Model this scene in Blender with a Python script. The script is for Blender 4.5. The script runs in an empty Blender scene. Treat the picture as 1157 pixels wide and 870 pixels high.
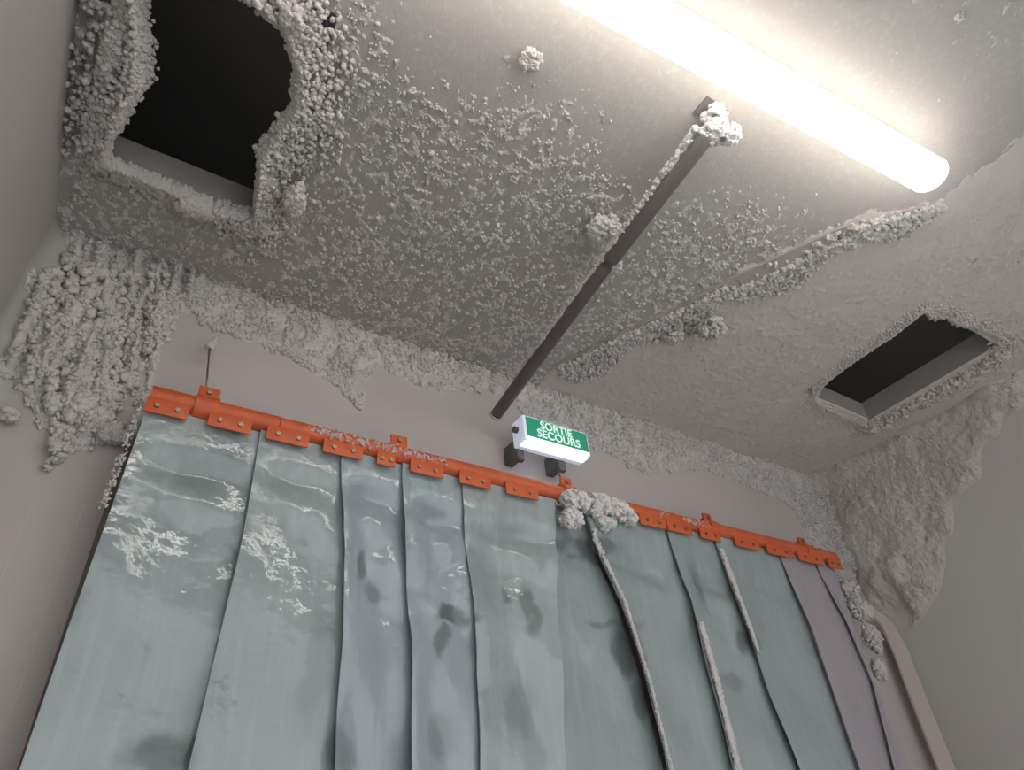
import bpy, math, random
import numpy as np
from mathutils import Vector, Matrix

random.seed(7); rng = np.random.default_rng(7)
S = 1.2            # metres from the camera up to the ceiling
CZ = 1.55          # camera height above the floor
C = bpy.context.scene.collection

# ---------------------------------------------------------------- camera
FPX = 726.32; PX, PY = 578.5, 435.0
R = np.array([[0.84349594, 0.27127187, 0.46360131],
              [-0.53069835, 0.55411152, 0.6413421],
              [-0.08290876, -0.78700191, 0.61135435]])
cam_d = bpy.data.cameras.new('camera'); cam = bpy.data.objects.new('camera', cam_d); C.objects.link(cam)
m = Matrix(((R[0, 0], -R[0, 1], -R[0, 2], 0), (R[1, 0], -R[1, 1], -R[1, 2], 0), (R[2, 0], -R[2, 1], -R[2, 2], CZ), (0, 0, 0, 1)))
cam.matrix_world = m
cam_d.sensor_width = 36; cam_d.lens = FPX / 1157 * 36; cam_d.clip_start = 0.02
sc = bpy.context.scene
sc.camera = cam
sc.view_settings.view_transform = 'Standard'; sc.view_settings.look = 'None'
sc.view_settings.exposure = 0.16; sc.view_settings.gamma = 1.0; sc.view_settings.use_curve_mapping = False

# ---------------------------------------------------------------- light
LAMP = 8.0
REAR_LAMP = 10.0
w = bpy.data.worlds.new('world'); sc.world = w; w.use_nodes = True
w.node_tree.nodes['Background'].inputs[0].default_value = (0.98, 0.98, 1.0, 1)
w.node_tree.nodes['Background'].inputs[1].default_value = 1.42

# ---------------------------------------------------------------- places: points on real planes of the room (unit = S metres)
def ray(x, y): return R @ np.array([x - PX, y - PY, FPX])
def cu(x, y, z=1.0): d = ray(x, y); return d * z / d[2]      # on the horizontal plane at height z
def wu(x, y, D): d = ray(x, y); return d * D / d[1]           # on the vertical plane at depth D
def xu(x, y, X): d = ray(x, y); return d * X / d[0]
def W(p): return (p[0] * S, p[1] * S, p[2] * S + CZ)
XL, XR, YB, YR = -0.235, 2.01, 1.04, 0.965                      # left wall, right wall, back wall, rail axis

# ---------------------------------------------------------------- helpers
def tag(o, label=None, cat=None, group=None, kind=None):
    if label: o['label'] = label
    if cat: o['category'] = cat
    if group: o['group'] = group
    if kind: o['kind'] = kind
    return o
def empty(name, loc):
    o = bpy.data.objects.new(name, None); o.location = loc; C.objects.link(o); o.empty_display_size = .05
    return o
class MB:
    def __init__(s): s.v = []; s.f = []; s.n = 0; s.mi = []
    def add(s, v, f, mi=0):
        v = np.asarray(v, float).reshape(-1, 3); s.v.append(v)
        f = [tuple(i + s.n for i in q) for q in f]; s.f += f; s.mi += [mi] * len(f); s.n += len(v); return s
    def box(s, a, b, mi=0, bev=0.0):
        a = np.minimum(a, b); b_ = np.maximum(a, b); b = b_
        if bev <= 0:
            v = [(x, y, z) for x in (a[0], b[0]) for y in (a[1], b[1]) for z in (a[2], b[2])]
            return s.add(v, [(0, 1, 3, 2), (4, 6, 7, 5), (0, 4, 5, 1), (2, 3, 7, 6), (0, 2, 6, 4), (1, 5, 7, 3)], mi)
        import bmesh
        bm = bmesh.new(); bmesh.ops.create_cube(bm, size=1)
        for q in bm.verts: q.co = Vector([(a[i] + b[i]) / 2 + q.co[i] * (b[i] - a[i]) for i in range(3)])
        bmesh.ops.bevel(bm, geom=bm.edges[:], offset=bev, segments=2, affect='EDGES', profile=.6)
        bm.verts.ensure_lookup_table()
        s.add([q.co[:] for q in bm.verts], [[q.index for q in f.verts] for f in bm.faces], mi); bm.free(); return s
    def tube(s, pts, r, seg=20, caps=True, mi=0):
        pts = [Vector(p) for p in pts]; n = len(pts); rr = r if hasattr(r, '__len__') else [r] * n
        t0 = (pts[1] - pts[0]).normalized(); u = t0.orthogonal().normalized(); vs = []
        for i, p in enumerate(pts):
            t = ((pts[min(i + 1, n - 1)] - pts[max(i - 1, 0)])).normalized()
            u = (u - t * u.dot(t)).normalized(); w_ = t.cross(u)
            for k in range(seg):
                a = 2 * math.pi * k / seg; vs.append((p + (u * math.cos(a) + w_ * math.sin(a)) * rr[i])[:])
        fs = [(i * seg + k, i * seg + (k + 1) % seg, (i + 1) * seg + (k + 1) % seg, (i + 1) * seg + k) for i in range(n - 1) for k in range(seg)]
        if caps: fs += [tuple(range(seg))[::-1], tuple((n - 1) * seg + k for k in range(seg))]
        return s.add(vs, fs, mi)
    def build(s, name, mat, parent=None, smooth=True, auto=None):
        me = bpy.data.meshes.new(name)
        v = np.concatenate(s.v)
        o = bpy.data.objects.new(name, me); C.objects.link(o)
        if parent is not None:
            o.parent = parent; v = v - np.array(parent.location)
        me.from_pydata(v.tolist(), [], s.f)
        for m_ in (mat if isinstance(mat, (list, tuple)) else [mat]): me.materials.append(m_)
        me.polygons.foreach_set('material_index', s.mi)
        me.polygons.foreach_set('use_smooth', [smooth] * len(s.f)); me.update()
        if auto is not None and smooth:
            me.set_sharp_from_angle(angle=math.radians(auto))
        return o
# noise ---------------------------------------------------------
def vnoise(X, Y, seed):
    r = np.random.default_rng(seed); T = r.random((256, 256))
    xi = np.floor(X).astype(int); yi = np.floor(Y).astype(int); fx = X - xi; fy = Y - yi
    fx = fx * fx * (3 - 2 * fx); fy = fy * fy * (3 - 2 * fy)
    g = lambda a, b: T[a % 256, b % 256]
    return (g(xi, yi) * (1 - fx) + g(xi + 1, yi) * fx) * (1 - fy) + (g(xi, yi + 1) * (1 - fx) + g(xi + 1, yi + 1) * fx) * fy
def fbm(X, Y, sc_, octs=3, seed=1, gain=.5):
    t = 0; a = 1; n = 0
    for k in range(octs):
        t = t + a * vnoise(X / sc_ + 17.3 * k, Y / sc_ + 5.1 * k, seed + k); n += a; a *= gain; sc_ /= 2.03
    return t / n
def sstep(e0, e1, x): t = np.clip((x - e0) / (e1 - e0), 0, 1); return t * t * (3 - 2 * t)
def domes(H, X0, Y0, res, pts):
    """rasterise lumpy domes (x, y, r, h) by maximum"""
    ny, nx = H.shape
    for (x, y, r, h) in pts:
        i0 = max(int((x - X0 - r) / res), 0); i1 = min(int((x - X0 + r) / res) + 2, nx)
        j0 = max(int((y - Y0 - r) / res), 0); j1 = min(int((y - Y0 + r) / res) + 2, ny)
        if i0 >= i1 or j0 >= j1: continue
        gx = X0 + np.arange(i0, i1) * res - x; gy = Y0 + np.arange(j0, j1) * res - y
        d = (gx[None, :] ** 2 + gy[:, None] ** 2) / (r * r)
        q = np.sqrt(np.clip(1 - d, 0, 1)) * h
        H[j0:j1, i0:i1] = np.maximum(H[j0:j1, i0:i1], q)
def sheet(name, fn, X, Y, H, mat, jit=.0012, keep=None, parent=None):
    """heightfield of frost over a plane; fn maps (X, Y, H) to world points; bare cells are left out"""
    ny, nx = H.shape
    on = H > 1e-4
    if keep is not None: on &= keep
    J = rng.normal(0, jit, (3,) + H.shape) * np.clip(H / .006, 0, 1)
    P = fn(X + J[0], Y + J[1], H + J[2] * .7)
    idx = np.arange(ny * nx).reshape(ny, nx)
    q = on[:-1, :-1].astype(int) + on[1:, :-1] + on[:-1, 1:] + on[1:, 1:]
    s_ = q >= 2
    F = np.stack([idx[:-1, :-1][s_], idx[:-1, 1:][s_], idx[1:, 1:][s_], idx[1:, :-1][s_]], 1)
    used = np.zeros(ny * nx, bool); used[F.ravel()] = True
    re = np.cumsum(used) - 1
    V = np.stack(P, -1).reshape(-1, 3)[used]; F = re[F]
    me = bpy.data.meshes.new(name); me.vertices.add(len(V)); me.vertices.foreach_set('co', V.ravel())
    me.loops.add(F.size); me.loops.foreach_set('vertex_index', F.ravel().astype(np.int32))
    me.polygons.add(len(F)); me.polygons.foreach_set('loop_start', np.arange(0, F.size, 4, dtype=np.int32))
    me.polygons.foreach_set('loop_total', np.full(len(F), 4, dtype=np.int32))
    me.polygons.foreach_set('use_smooth', np.ones(len(F), bool))
    me.update(calc_edges=True); me.validate(); me.materials.append(mat)
    o = bpy.data.objects.new(name, me); C.objects.link(o)
    return o
import bmesh as _b
def _ico(k):
    bm = _b.new(); _b.ops.create_icosphere(bm, subdivisions=k, radius=1)
    bm.verts.ensure_lookup_table()
    v = np.array([q.co[:] for q in bm.verts]); f = np.array([[q.index for q in g.verts] for g in bm.faces]); bm.free(); return v, f
ICO = {1: _ico(1), 2: _ico(2), 3: _ico(3)}
def lumps(name, spec, mat, lvl=2, rough=.2, parent=None, shards=2.2):
    """frost mass: many small crystalline lumps fused together; spec = array of (x, y, z, r) in metres"""
    spec = np.asarray(spec)
    def grow(spec, lvl, rough, sqz):
        v0, f0 = ICO[lvl]; n = len(spec)
        r = spec[:, 3][:, None, None] * (1 + rng.normal(0, rough, (n, len(v0), 1)))
        sq = 1 + rng.uniform(-sqz, sqz, (n, 1, 3))
        return (spec[:, None, :3] + v0[None] * r * sq).reshape(-1, 3), (f0[None] + (np.arange(n) * len(v0))[:, None, None]).reshape(-1, 3)
    V, F = grow(spec, lvl, rough, .25)
    if shards:
        k = rng.integers(0, len(spec), int(len(spec) * shards)); d = rng.normal(size=(len(k), 3)); d /= np.linalg.norm(d, axis=1)[:, None]
        s2 = np.column_stack([spec[k, :3] + d * spec[k, 3:4] * rng.uniform(.75, 1.15, (len(k), 1)), spec[k, 3] * rng.uniform(.25, .5, len(k))])
        V2, F2 = grow(s2, 1, .4, .5); F = np.vstack([F, F2 + len(V)]); V = np.vstack([V, V2])
    me = bpy.data.meshes.new(name)
    if parent is not None: V = V - np.array(parent.location)
    me.vertices.add(len(V)); me.vertices.foreach_set('co', V.ravel())
    me.loops.add(F.size); me.loops.foreach_set('vertex_index', F.ravel().astype(np.int32))
    me.polygons.add(len(F)); me.polygons.foreach_set('loop_start', np.arange(0, F.size, 3, dtype=np.int32))
    me.polygons.foreach_set('loop_total', np.full(len(F), 3, dtype=np.int32))
    me.polygons.foreach_set('use_smooth', np.ones(len(F), bool))
    me.update(calc_edges=True); me.materials.append(mat)
    o = bpy.data.objects.new(name, me); C.objects.link(o)
    if parent is not None: o.parent = parent
    return o
def blob(c, rad, n, r0, r1, fill=.25, m=9):
    """lump centres scattered over an irregular cluster of small ellipsoids (metres)"""
    rad = np.array(rad); sub = rng.normal(size=(m, 3)); sub /= np.linalg.norm(sub, axis=1)[:, None]
    sub = sub * rad * rng.uniform(.15, .50, (m, 1)); sub[0] = 0; sr = rng.uniform(.40, .62, m); sr[0] = .75
    k = rng.integers(0, m, n); d = rng.normal(size=(n, 3)); d /= np.linalg.norm(d, axis=1)[:, None]
    q = np.where(rng.random(n) < fill, rng.random(n) ** .4, 1 + rng.normal(0, .08, n))
    p = np.array(c) + sub[k] + d * rad * (sr[k] * q)[:, None]
    return np.column_stack([p, rng.uniform(r0, r1, n) * .8])

# ---------------------------------------------------------------- materials
def mat(name, col, rough=.6, spec=.5, metal=0, noise=None, bump=None, emis=None, extra=None):
    M = bpy.data.materials.new(name); M.use_nodes = True; nt = M.node_tree; b = nt.nodes['Principled BSDF']
    b.inputs['Base Color'].default_value = (*col, 1); b.inputs['Roughness'].default_value = rough
    b.inputs['Specular IOR Level'].default_value = spec; b.inputs['Metallic'].default_value = metal
    tc = nt.nodes.new('ShaderNodeTexCoord')
    if noise:
        for k, (sc_, col2, lo, hi) in enumerate(noise):
            n = nt.nodes.new('ShaderNodeTexNoise'); n.inputs['Detail'].default_value = 6
            if hasattr(sc_, '__len__'):
                mp = nt.nodes.new('ShaderNodeMapping'); mp.inputs['Scale'].default_value = sc_
                nt.links.new(tc.outputs['Object'], mp.inputs[0]); nt.links.new(mp.outputs[0], n.inputs['Vector']); n.inputs['Scale'].default_value = 1
            else:
                n.inputs['Scale'].default_value = sc_; nt.links.new(tc.outputs['Object'], n.inputs['Vector'])
            rp = nt.nodes.new('ShaderNodeMapRange'); rp.inputs[1].default_value = lo; rp.inputs[2].default_value = hi
            nt.links.new(n.outputs[0], rp.inputs[0])
            mx = nt.nodes.new('ShaderNodeMix'); mx.data_type = 'RGBA'
            src = b.inputs['Base Color'].links[0].from_socket if b.inputs['Base Color'].links else None
            if src: nt.links.new(src, mx.inputs[6])
            else: mx.inputs[6].default_value = (*col, 1)
            mx.inputs[7].default_value = (*col2, 1); nt.links.new(rp.outputs[0], mx.inputs[0])
            nt.links.new(mx.outputs[2], b.inputs['Base Color'])
    if bump:
        prev = None
        for (sc_, st, dist) in bump:
            n = nt.nodes.new('ShaderNodeTexNoise'); n.inputs['Detail'].default_value = 4; n.inputs['Scale'].default_value = sc_
            nt.links.new(tc.outputs['Object'], n.inputs['Vector'])
            bp = nt.nodes.new('ShaderNodeBump'); bp.inputs['Strength'].default_value = st; bp.inputs['Distance'].default_value = dist
            nt.links.new(n.outputs[0], bp.inputs['Height'])
            if prev: nt.links.new(prev.outputs[0], bp.inputs['Normal'])
            prev = bp
        nt.links.new(prev.outputs[0], b.inputs['Normal'])
    if emis:
        b.inputs['Emission Color'].default_value = (*emis[0], 1); b.inputs['Emission Strength'].default_value = emis[1]
    return M
M_panel = mat('painted_panel', (.40, .365, .34), .55, .3, noise=[(3, (.35, .33, .31), .4, .7), (60, (.43, .40, .38), .5, .8)], bump=[(90, .15, .002)])
M_wall = mat('wall_panel', (.56, .505, .485), .5, .3, noise=[(2.5, (.49, .455, .44), .4, .7), ((240, 240, 3), (.57, .53, .51), .62, .8)], bump=[(60, .08, .002)])
M_side = mat('side_wall_panel', (.50, .485, .455), .5, .3, noise=[(2, (.53, .495, .48), .4, .7)], bump=[(40, .1, .002)])
M_side_lit = mat('side_wall_panel_lit', (.66, .65, .60), .5, .3, noise=[(1.2, (.68, .63, .61), .4, .7)], bump=[(40, .1, .002)])  # side wall panel again, lightened to stand in for more light on the right
M_ceil = mat('ceiling_panel', (.385, .375, .345), .6, .3, noise=[(4, (.42, .385, .365), .4, .65), (90, (.46, .445, .42), .5, .7)], bump=[(160, .3, .003)])
M_frost = mat('frost', (.68, .65, .625), .8, .25, noise=[(14, (.58, .555, .53), .4, .7)], bump=[(400, .35, .002)])
M_fine = mat('fine_frost', (.66, .605, .57), .8, .2, noise=[(12, (.60, .565, .53), .4, .65), (150, (.74, .69, .66), .5, .8)], bump=[(260, .4, .002)])
M_white = mat('rime', (.80, .78, .77), .8, .2, bump=[(400, .35, .002)])
M_void = mat('light_absorbing_void', (.012, .010, .009), .9, .1)  # black colour stands in for the deep shade inside the openings
M_floor = mat('pale_bounce_floor', (.74, .73, .70), .6, .3, noise=[(4, (.66, .66, .64), .4, .6)])  # unseen floor, coloured pale to bounce light up to the ceiling
M_orange = mat('orange_steel', (.70, .13, .035), .42, .5, noise=[(30, (.58, .10, .03), .45, .7)], bump=[(120, .06, .001)])
M_bolt = mat('bolt_steel', (.42, .36, .27), .35, .5, 1)
M_dark = mat('dark_plastic', (.045, .04, .038), .5, .4, noise=[(40, (.08, .07, .065), .5, .7)])
M_seal_shade = mat('brown_seal_shade', (.20, .165, .145), .7, .3, noise=[(40, (.28, .24, .21), .45, .7)])
M_pipe = mat('grey_pipe', (.085, .07, .068), .45, .5, noise=[(25, (.12, .10, .10), .45, .7)])
M_cut = mat('pale_pipe_rim', (.55, .52, .5), .6, .3)
M_lampbody = mat('white_enamel', (.75, .75, .73), .4, .5)
M_tube = mat('lit_tube', (1, 1, 1), .4, .3, emis=((1.0, .93, .84), LAMP))
M_tube2 = mat('lit_tube_rear', (1, 1, 1), .4, .3, emis=((.97, .98, 1.0), REAR_LAMP))
M_signw = mat('sign_white', (.72, .76, .85), .35, .5, emis=((.72, .80, 1.0), .40))
M_signb = mat('sign_lit_diffuser', (.8, .82, .88), .3, .5, emis=((.86, .92, 1.0), 1.7))
M_letter = mat('sign_letters', (.8, .95, .88), .4, .4, emis=((.62, .95, .82), .55))
M_green = mat('sign_green', (.01, .26, .15), .35, .5)
_nt = M_green.node_tree; _b_ = _nt.nodes['Principled BSDF']
_b_.inputs['Emission Color'].default_value = (.01, .36, .20, 1); _b_.inputs['Emission Strength'].default_value = .35
SMUDGE = [] # (x, z, half width, half height, strength) of dirty or bare patches on the plastic, in metres
for (px, py, rx_, rz_, st_) in ((178, 852, .05, .035, .9), (512, 695, .045, .020, 1.), (500, 725, .018, .03, .7), (408, 640, .012, .03, .7), (425, 668, .022, .022, .55), (600, 690, .02, .05, .6), (575, 670, .016, .03, .6),
                             (665, 615, .10, .028, .8), (715, 735, .035, .06, .9), (700, 700, .08, .012, .5), (735, 790, .02, .05, .7), (845, 725, .03, .03, .8), (790, 660, .02, .06, .55), (830, 770, .05, .014, .4), (240, 530, .06, .08, .35), (360, 750, .03, .10, .35), (590, 800, .04, .05, .3), (385, 850, .02, .04, .5), (500, 830, .03, .04, .4)):
    _p = wu(px, py, .965); SMUDGE.append((_p[0] * S, _p[2] * S + CZ, rx_, rz_, st_))
def strip_mat(name, c, c2, c3, spec=.8):
    M = mat(name, c, .16, spec, noise=[(3.2, c2, .45, .68), ((60, 60, 5), tuple(x * 1.10 for x in c), .5, .8)], bump=[(9, .22, .03), (30, .14, .012), (140, .05, .002)])
    nt = M.node_tree; b = nt.nodes['Principled BSDF']; N_ = nt.nodes.new; L = nt.links.new
    geo = N_('ShaderNodeNewGeometry'); nz_ = N_('ShaderNodeTexNoise'); nz_.inputs['Scale'].default_value = 16; nz_.inputs['Detail'].default_value = 5
    L(geo.outputs['Position'], nz_.inputs['Vector'])
    sub = N_('ShaderNodeVectorMath'); sub.operation = 'SUBTRACT'; sub.inputs[1].default_value = (.5, .5, .5); L(nz_.outputs['Color'], sub.inputs[0])
    sc1 = N_('ShaderNodeVectorMath'); sc1.operation = 'SCALE'; sc1.inputs['Scale'].default_value = .075; L(sub.outputs[0], sc1.inputs[0])
    add = N_('ShaderNodeVectorMath'); add.operation = 'ADD'; L(geo.outputs['Position'], add.inputs[0]); L(sc1.outputs[0], add.inputs[1])
    tot = None
    for (x, z, a_, h_, st_) in SMUDGE:
        s1 = N_('ShaderNodeVectorMath'); s1.operation = 'SUBTRACT'; s1.inputs[1].default_value = (x, 0, z); L(add.outputs[0], s1.inputs[0])
        s2 = N_('ShaderNodeVectorMath'); s2.operation = 'MULTIPLY'; s2.inputs[1].default_value = (1 / a_, 0, 1 / h_); L(s1.outputs[0], s2.inputs[0])
        ln = N_('ShaderNodeVectorMath'); ln.operation = 'LENGTH'; L(s2.outputs[0], ln.inputs[0])
        mr = N_('ShaderNodeMapRange'); mr.interpolation_type = 'SMOOTHSTEP'; mr.inputs[1].default_value = 1.35; mr.inputs[2].default_value = .6; mr.inputs[3].default_value = 0; mr.inputs[4].default_value = st_
        L(ln.outputs['Value'], mr.inputs[0])
        if tot is None: tot = mr.outputs[0]
        else:
            mx = N_('ShaderNodeMath'); mx.operation = 'MAXIMUM'; L(tot, mx.inputs[0]); L(mr.outputs[0], mx.inputs[1]); tot = mx.outputs[0]
    mc = N_('ShaderNodeMix'); mc.data_type = 'RGBA'; L(tot, mc.inputs[0]); L(b.inputs['Base Color'].links[0].from_socket, mc.inputs[6]); mc.inputs[7].default_value = (*c3, 1); L(mc.outputs[2], b.inputs['Base Color'])
    # frosted condensation: rough dull patches next to glossy ones
    tc = N_('ShaderNodeTexCoord'); n = N_('ShaderNodeTexNoise'); n.inputs['Scale'].default_value = 9; n.inputs['Detail'].default_value = 8
    L(tc.outputs['Object'], n.inputs['Vector'])
    mr = N_('ShaderNodeMapRange'); mr.inputs[1].default_value = .42; mr.inputs[2].default_value = .62; mr.inputs[3].default_value = .035; mr.inputs[4].default_value = .22
    L(n.outputs[0], mr.inputs[0]); L(mr.outputs[0], b.inputs['Roughness'])
    return M
M_strip = strip_mat('pvc_aqua', (.375, .445, .45), (.30, .365, .37), (.12, .155, .15))
M_strip2 = strip_mat('pvc_blue', (.37, .45, .48), (.31, .385, .41), (.13, .165, .165))
M_strip_lit = strip_mat('pvc_lilac_lit', (.42, .385, .42), (.39, .36, .39), (.30, .28, .30), .5)  # lilac cast of another light, put into the strip colour

# ---------------------------------------------------------------- room shell
YF = -.8; ZF = -CZ / S; TH = .062
HOLES = [(-.185, .075, .43, .825), (1.50, 1.815, .345, .72)]
def room_box(name, a, b, m_):
    mb = MB(); mb.box(W(a), W(b)); return tag(mb.build(name, m_, smooth=False), kind='structure')
# ceiling slab with the two openings
mb = MB()
xs = sorted({XL - .08, XR + .08, *[h[0] for h in HOLES], *[h[1] for h in HOLES]}); ys = sorted({YF, YB + .1, *[h[2] for h in HOLES], *[h[3] for h in HOLES]})
for i in range(len(xs) - 1):
    for j in range(len(ys) - 1):
        cx, cy = (xs[i] + xs[i + 1]) / 2, (ys[j] + ys[j + 1]) / 2
        if any(h[0] < cx < h[1] and h[2] < cy < h[3] for h in HOLES): continue
        for z in (1, 1 + TH):
            q = [W((xs[i], ys[j], z)), W((xs[i], ys[j + 1], z)), W((xs[i + 1], ys[j + 1], z)), W((xs[i + 1], ys[j], z))]
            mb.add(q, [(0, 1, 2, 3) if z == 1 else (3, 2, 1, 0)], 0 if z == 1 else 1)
for h in HOLES:
    c = [(h[0], h[2]), (h[1], h[2]), (h[1], h[3]), (h[0], h[3])]
    for k in range(4):
        p, q = c[k], c[(k + 1) % 4]
        mb.add([W((*p, 1)), W((*q, 1)), W((*q, 1 + TH)), W((*p, 1 + TH))], [(0, 1, 2, 3)], 2)
tag(mb.build('ceiling', [M_ceil, M_void, M_panel], smooth=False), kind='structure')
# closed box added above the ceiling, black to absorb light in the openings
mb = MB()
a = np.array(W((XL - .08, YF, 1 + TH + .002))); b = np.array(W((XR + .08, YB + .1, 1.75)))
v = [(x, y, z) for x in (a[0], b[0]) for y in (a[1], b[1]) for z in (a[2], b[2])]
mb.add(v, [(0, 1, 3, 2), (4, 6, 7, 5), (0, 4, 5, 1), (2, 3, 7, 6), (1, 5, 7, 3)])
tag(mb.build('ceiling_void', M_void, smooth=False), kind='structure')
room_box('wall_left', (XL - .08, YF, ZF), (XL, YB + .1, 1), M_side)
room_box('wall_right', (XR, YF, ZF), (XR + .08, YB + .1, 1), M_side_lit)
# back wall with the doorway behind the curtain
DX0, DX1, DZ = .02, 1.78, .57
mb = MB()
mb.box(W((XL, YB, ZF)), W((DX0, YB + .1, 1))); mb.box(W((DX1, YB, ZF)), W((XR, YB + .1, 1))); mb.box(W((DX0, YB, DZ)), W((DX1, YB + .1, 1)))
tag(mb.build('wall_back', M_wall, smooth=False), kind='structure')
room_box('door_1', (DX0, YB + .06, ZF), (DX1, YB + .1, DZ), M_side)
room_box('floor', (XL - .08, YF, ZF - .06), (XR + .08, YB + .1, ZF), M_floor)
# dark rubber seal round the doorway, its brown also standing for shadow
mb = MB()
mb.box(W((-.018, YB - .012, ZF)), W((.004, YB, .60)), bev=.004)
mb.box(W((DX1 + .0, YB - .012, ZF)), W((DX1 + .03, YB, .60)), bev=.004)
tag(mb.build('trim_1', M_seal_shade, auto=40), kind='structure')
for (px, py, qx, qy) in ((36, 570, 0, 653), (95, 570, 45, 725), (40, 730, 8, 830)):
    p = wu(px, py, YB); q = wu(qx, qy, YB); mb = MB()
    mb.box((p[0] * S - .0006, YB * S - .0012, q[2] * S + CZ), (p[0] * S + .0006, YB * S + .001, p[2] * S + CZ))
    tag(mb.build('wall_scratch', M_frost, smooth=False), kind='structure')  # pale scratches on the wall panel, laid on as thin strips
# cove strips in the corners
mb = MB()
def cove(x, sx, r=.045, n=7):
    v = []; f = []
    for z in (ZF, 1.0):
        for k in range(n + 1):
            a = math.pi / 2 * k / n
            v.append(W((x + sx * r * (1 - math.sin(a)), YB - r * (1 - math.cos(a)), z)))
    for k in range(n): f.append((k, k + 1, n + 2 + k, n + 1 + k))
    mb.add(v, f)
cove(XL, 1)
tag(mb.build('trim_2', M_side), kind='structure')

# ---------------------------------------------------------------- frost on the ceiling
RES = .0032
def ceil_grid(x0, x1, y0, y1, res=RES):
    nx = int((x1 - x0) * S / res) + 1; ny = int((y1 - y0) * S / res) + 1
    X, Y = np.meshgrid(x0 * S + np.arange(nx) * res, y0 * S + np.arange(ny) * res)
    return X, Y
def cfn(X, Y, H): return X, Y, CZ + S - H + .0006
cx0, cx1, cy0, cy1 = XL, XR, -.25, YB
X, Y = ceil_grid(cx0, cx1, cy0, cy1); U, V = X / S, Y / S
# seam line, running from above the sign to the right of the lamp
SEAM = [cu(*p)[:2] for p in ((625, 412), (700, 374), (760, 348), (830, 310), (945, 256), (1060, 226))]
sx = np.interp(-V, [-p[1] for p in SEAM], [p[0] for p in SEAM])      # x of the seam at each y
holemask = np.zeros(U.shape, bool)
for h in HOLES: holemask |= (U > h[0]) & (U < h[1]) & (V > h[2]) & (V < h[3])
big = fbm(U, V, .22, 3, 11)
left = sstep(.03, -.03, U - sx + (big - .5) * .06)                      # flaky side
lampd = np.hypot(np.clip(U - 1.1, 0, 9) + np.clip(.28 - U, 0, 9), V - .16) + (big - .5) * .25
bare = sstep(.30, .14, lampd)
n1 = fbm(U, V, .0095, 3, 21, .65); n2 = fbm(U, V, .050, 2, 31)
thr = .535 + .12 * (n2 - .5) + .30 * bare
flake = np.clip(n1 - thr, 0, 1) ** .8 * .011 * left
far = sstep(.72, .98, V)                                              # thicker, coarser towards the back wall
flake *= (1 - .35 * far)
Hc = flake.copy()
N = 95000
iu = rng.integers(2, U.shape[1] - 2, N); iv = rng.integers(2, U.shape[0] - 2, N)
n3 = fbm(U, V, .028, 2, 35)
ok = (left[iv, iu] > .5) & (bare[iv, iu] < rng.random(N) * .9) & (n1[iv, iu] + .5 * (n3[iv, iu] - .5) > thr[iv, iu] - .02 + rng.normal(0, .03, N)) & ~holemask[iv, iu]
iu, iv = iu[ok], iv[ok]
rr = rng.uniform(.0011, .0030, len(iu)) * np.where(rng.random(len(iu)) < .05, 1.8, 1)
spec = np.column_stack([X[iv, iu] + rng.normal(0, .001, len(iu)), Y[iv, iu] + rng.normal(0, .001, len(iu)), CZ + S - Hc[iv, iu] - rr * .3, rr])
fl = lumps('ceiling_frost_crystals', spec, M_frost, lvl=1, rough=.4, shards=.6)
tag(fl, 'tiny loose frost crystals sprinkled over the flaky ceiling patches', 'frost', kind='stuff')
o = sheet('ceiling_frost_flakes', cfn, X, Y, np.where(holemask, 0, Hc), M_frost, .0011)
tag(o, 'speckled white frost flakes scattered over the grey-green ceiling left of the frosted seam', 'frost', kind='stuff')
# smooth fine rime: right of the seam and round the lamp
fine = np.clip(1 - left + .9 * bare, 0, 1)
Hf = (.0015 + .003 * fbm(U, V, .05, 4, 41) + (.005 - .004 * bare) * np.clip(fbm(U, V, .012, 2, 51) - .45, 0, 1)) * sstep(.35, .75, fine)
Hf = np.where(1 - left + .9 * (n1 - .5) + .8 * (fbm(U, V, .035, 2, 57) - .5) < .5, 0, Hf)
o = sheet('ceiling_fine_rime', cfn, X, Y, np.where(holemask, 0, Hf), M_fine, .0006)
tag(o, 'smooth fine-grained rime coating the ceiling right of the frosted seam', 'frost', kind='stuff')

# frosted seam: a joint cover with a fluffy fringe along it
def along(path, n):
    path = np.array(path); d = np.r_[0, np.cumsum(np.linalg.norm(np.diff(path, axis=0), axis=1))]
    t = np.sort(rng.uniform(0, d[-1], n)); return np.column_stack([np.interp(t, d, path[:, k]) for k in range(path.shape[1])]), t / d[-1]
seam = [(p[0], p[1], 1.0) for p in SEAM]
mb = MB()
q = [np.array(W(p)) for p in seam]
for a, b in zip(q[:-1], q[1:]):
    d = (b - a) / np.linalg.norm(b - a); n_ = np.array([-d[1], d[0], 0]); n_ = n_ if n_[0] > 0 else -n_
    v = [a, b, b + n_ * .052, a + n_ * .052]; v = [*v, *[p - np.array([0, 0, .010]) for p in v]]
    mb.add(v, [(0, 1, 2, 3), (7, 6, 5, 4), (0, 4, 5, 1), (1, 5, 6, 2), (2, 6, 7, 3), (3, 7, 4, 0)])
tag(mb.build('trim_3', M_panel, smooth=False), kind='structure')
P, t = along(seam, 3400)
sp = []
for p, tt in zip(P, t):
    wd = .055 + .05 * (1 - tt) + .03 * math.sin(tt * 23)
    off = rng.random() ** 1.3 * wd + (.042 if .50 < tt < .80 and rng.random() < .9 else .004 if tt >= .8 else .010)
    sp.append((p[0] * S + off, p[1] * S + off * .3 + rng.normal(0, .004), CZ + S - rng.uniform(.004, .02) * (1 - off / .2), rng.uniform(.0025, .0070)))
tag(lumps('seam_frost', sp, M_frost), 'long fluffy frost ridge along the diagonal ceiling seam', 'frost', kind='stuff')

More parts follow.
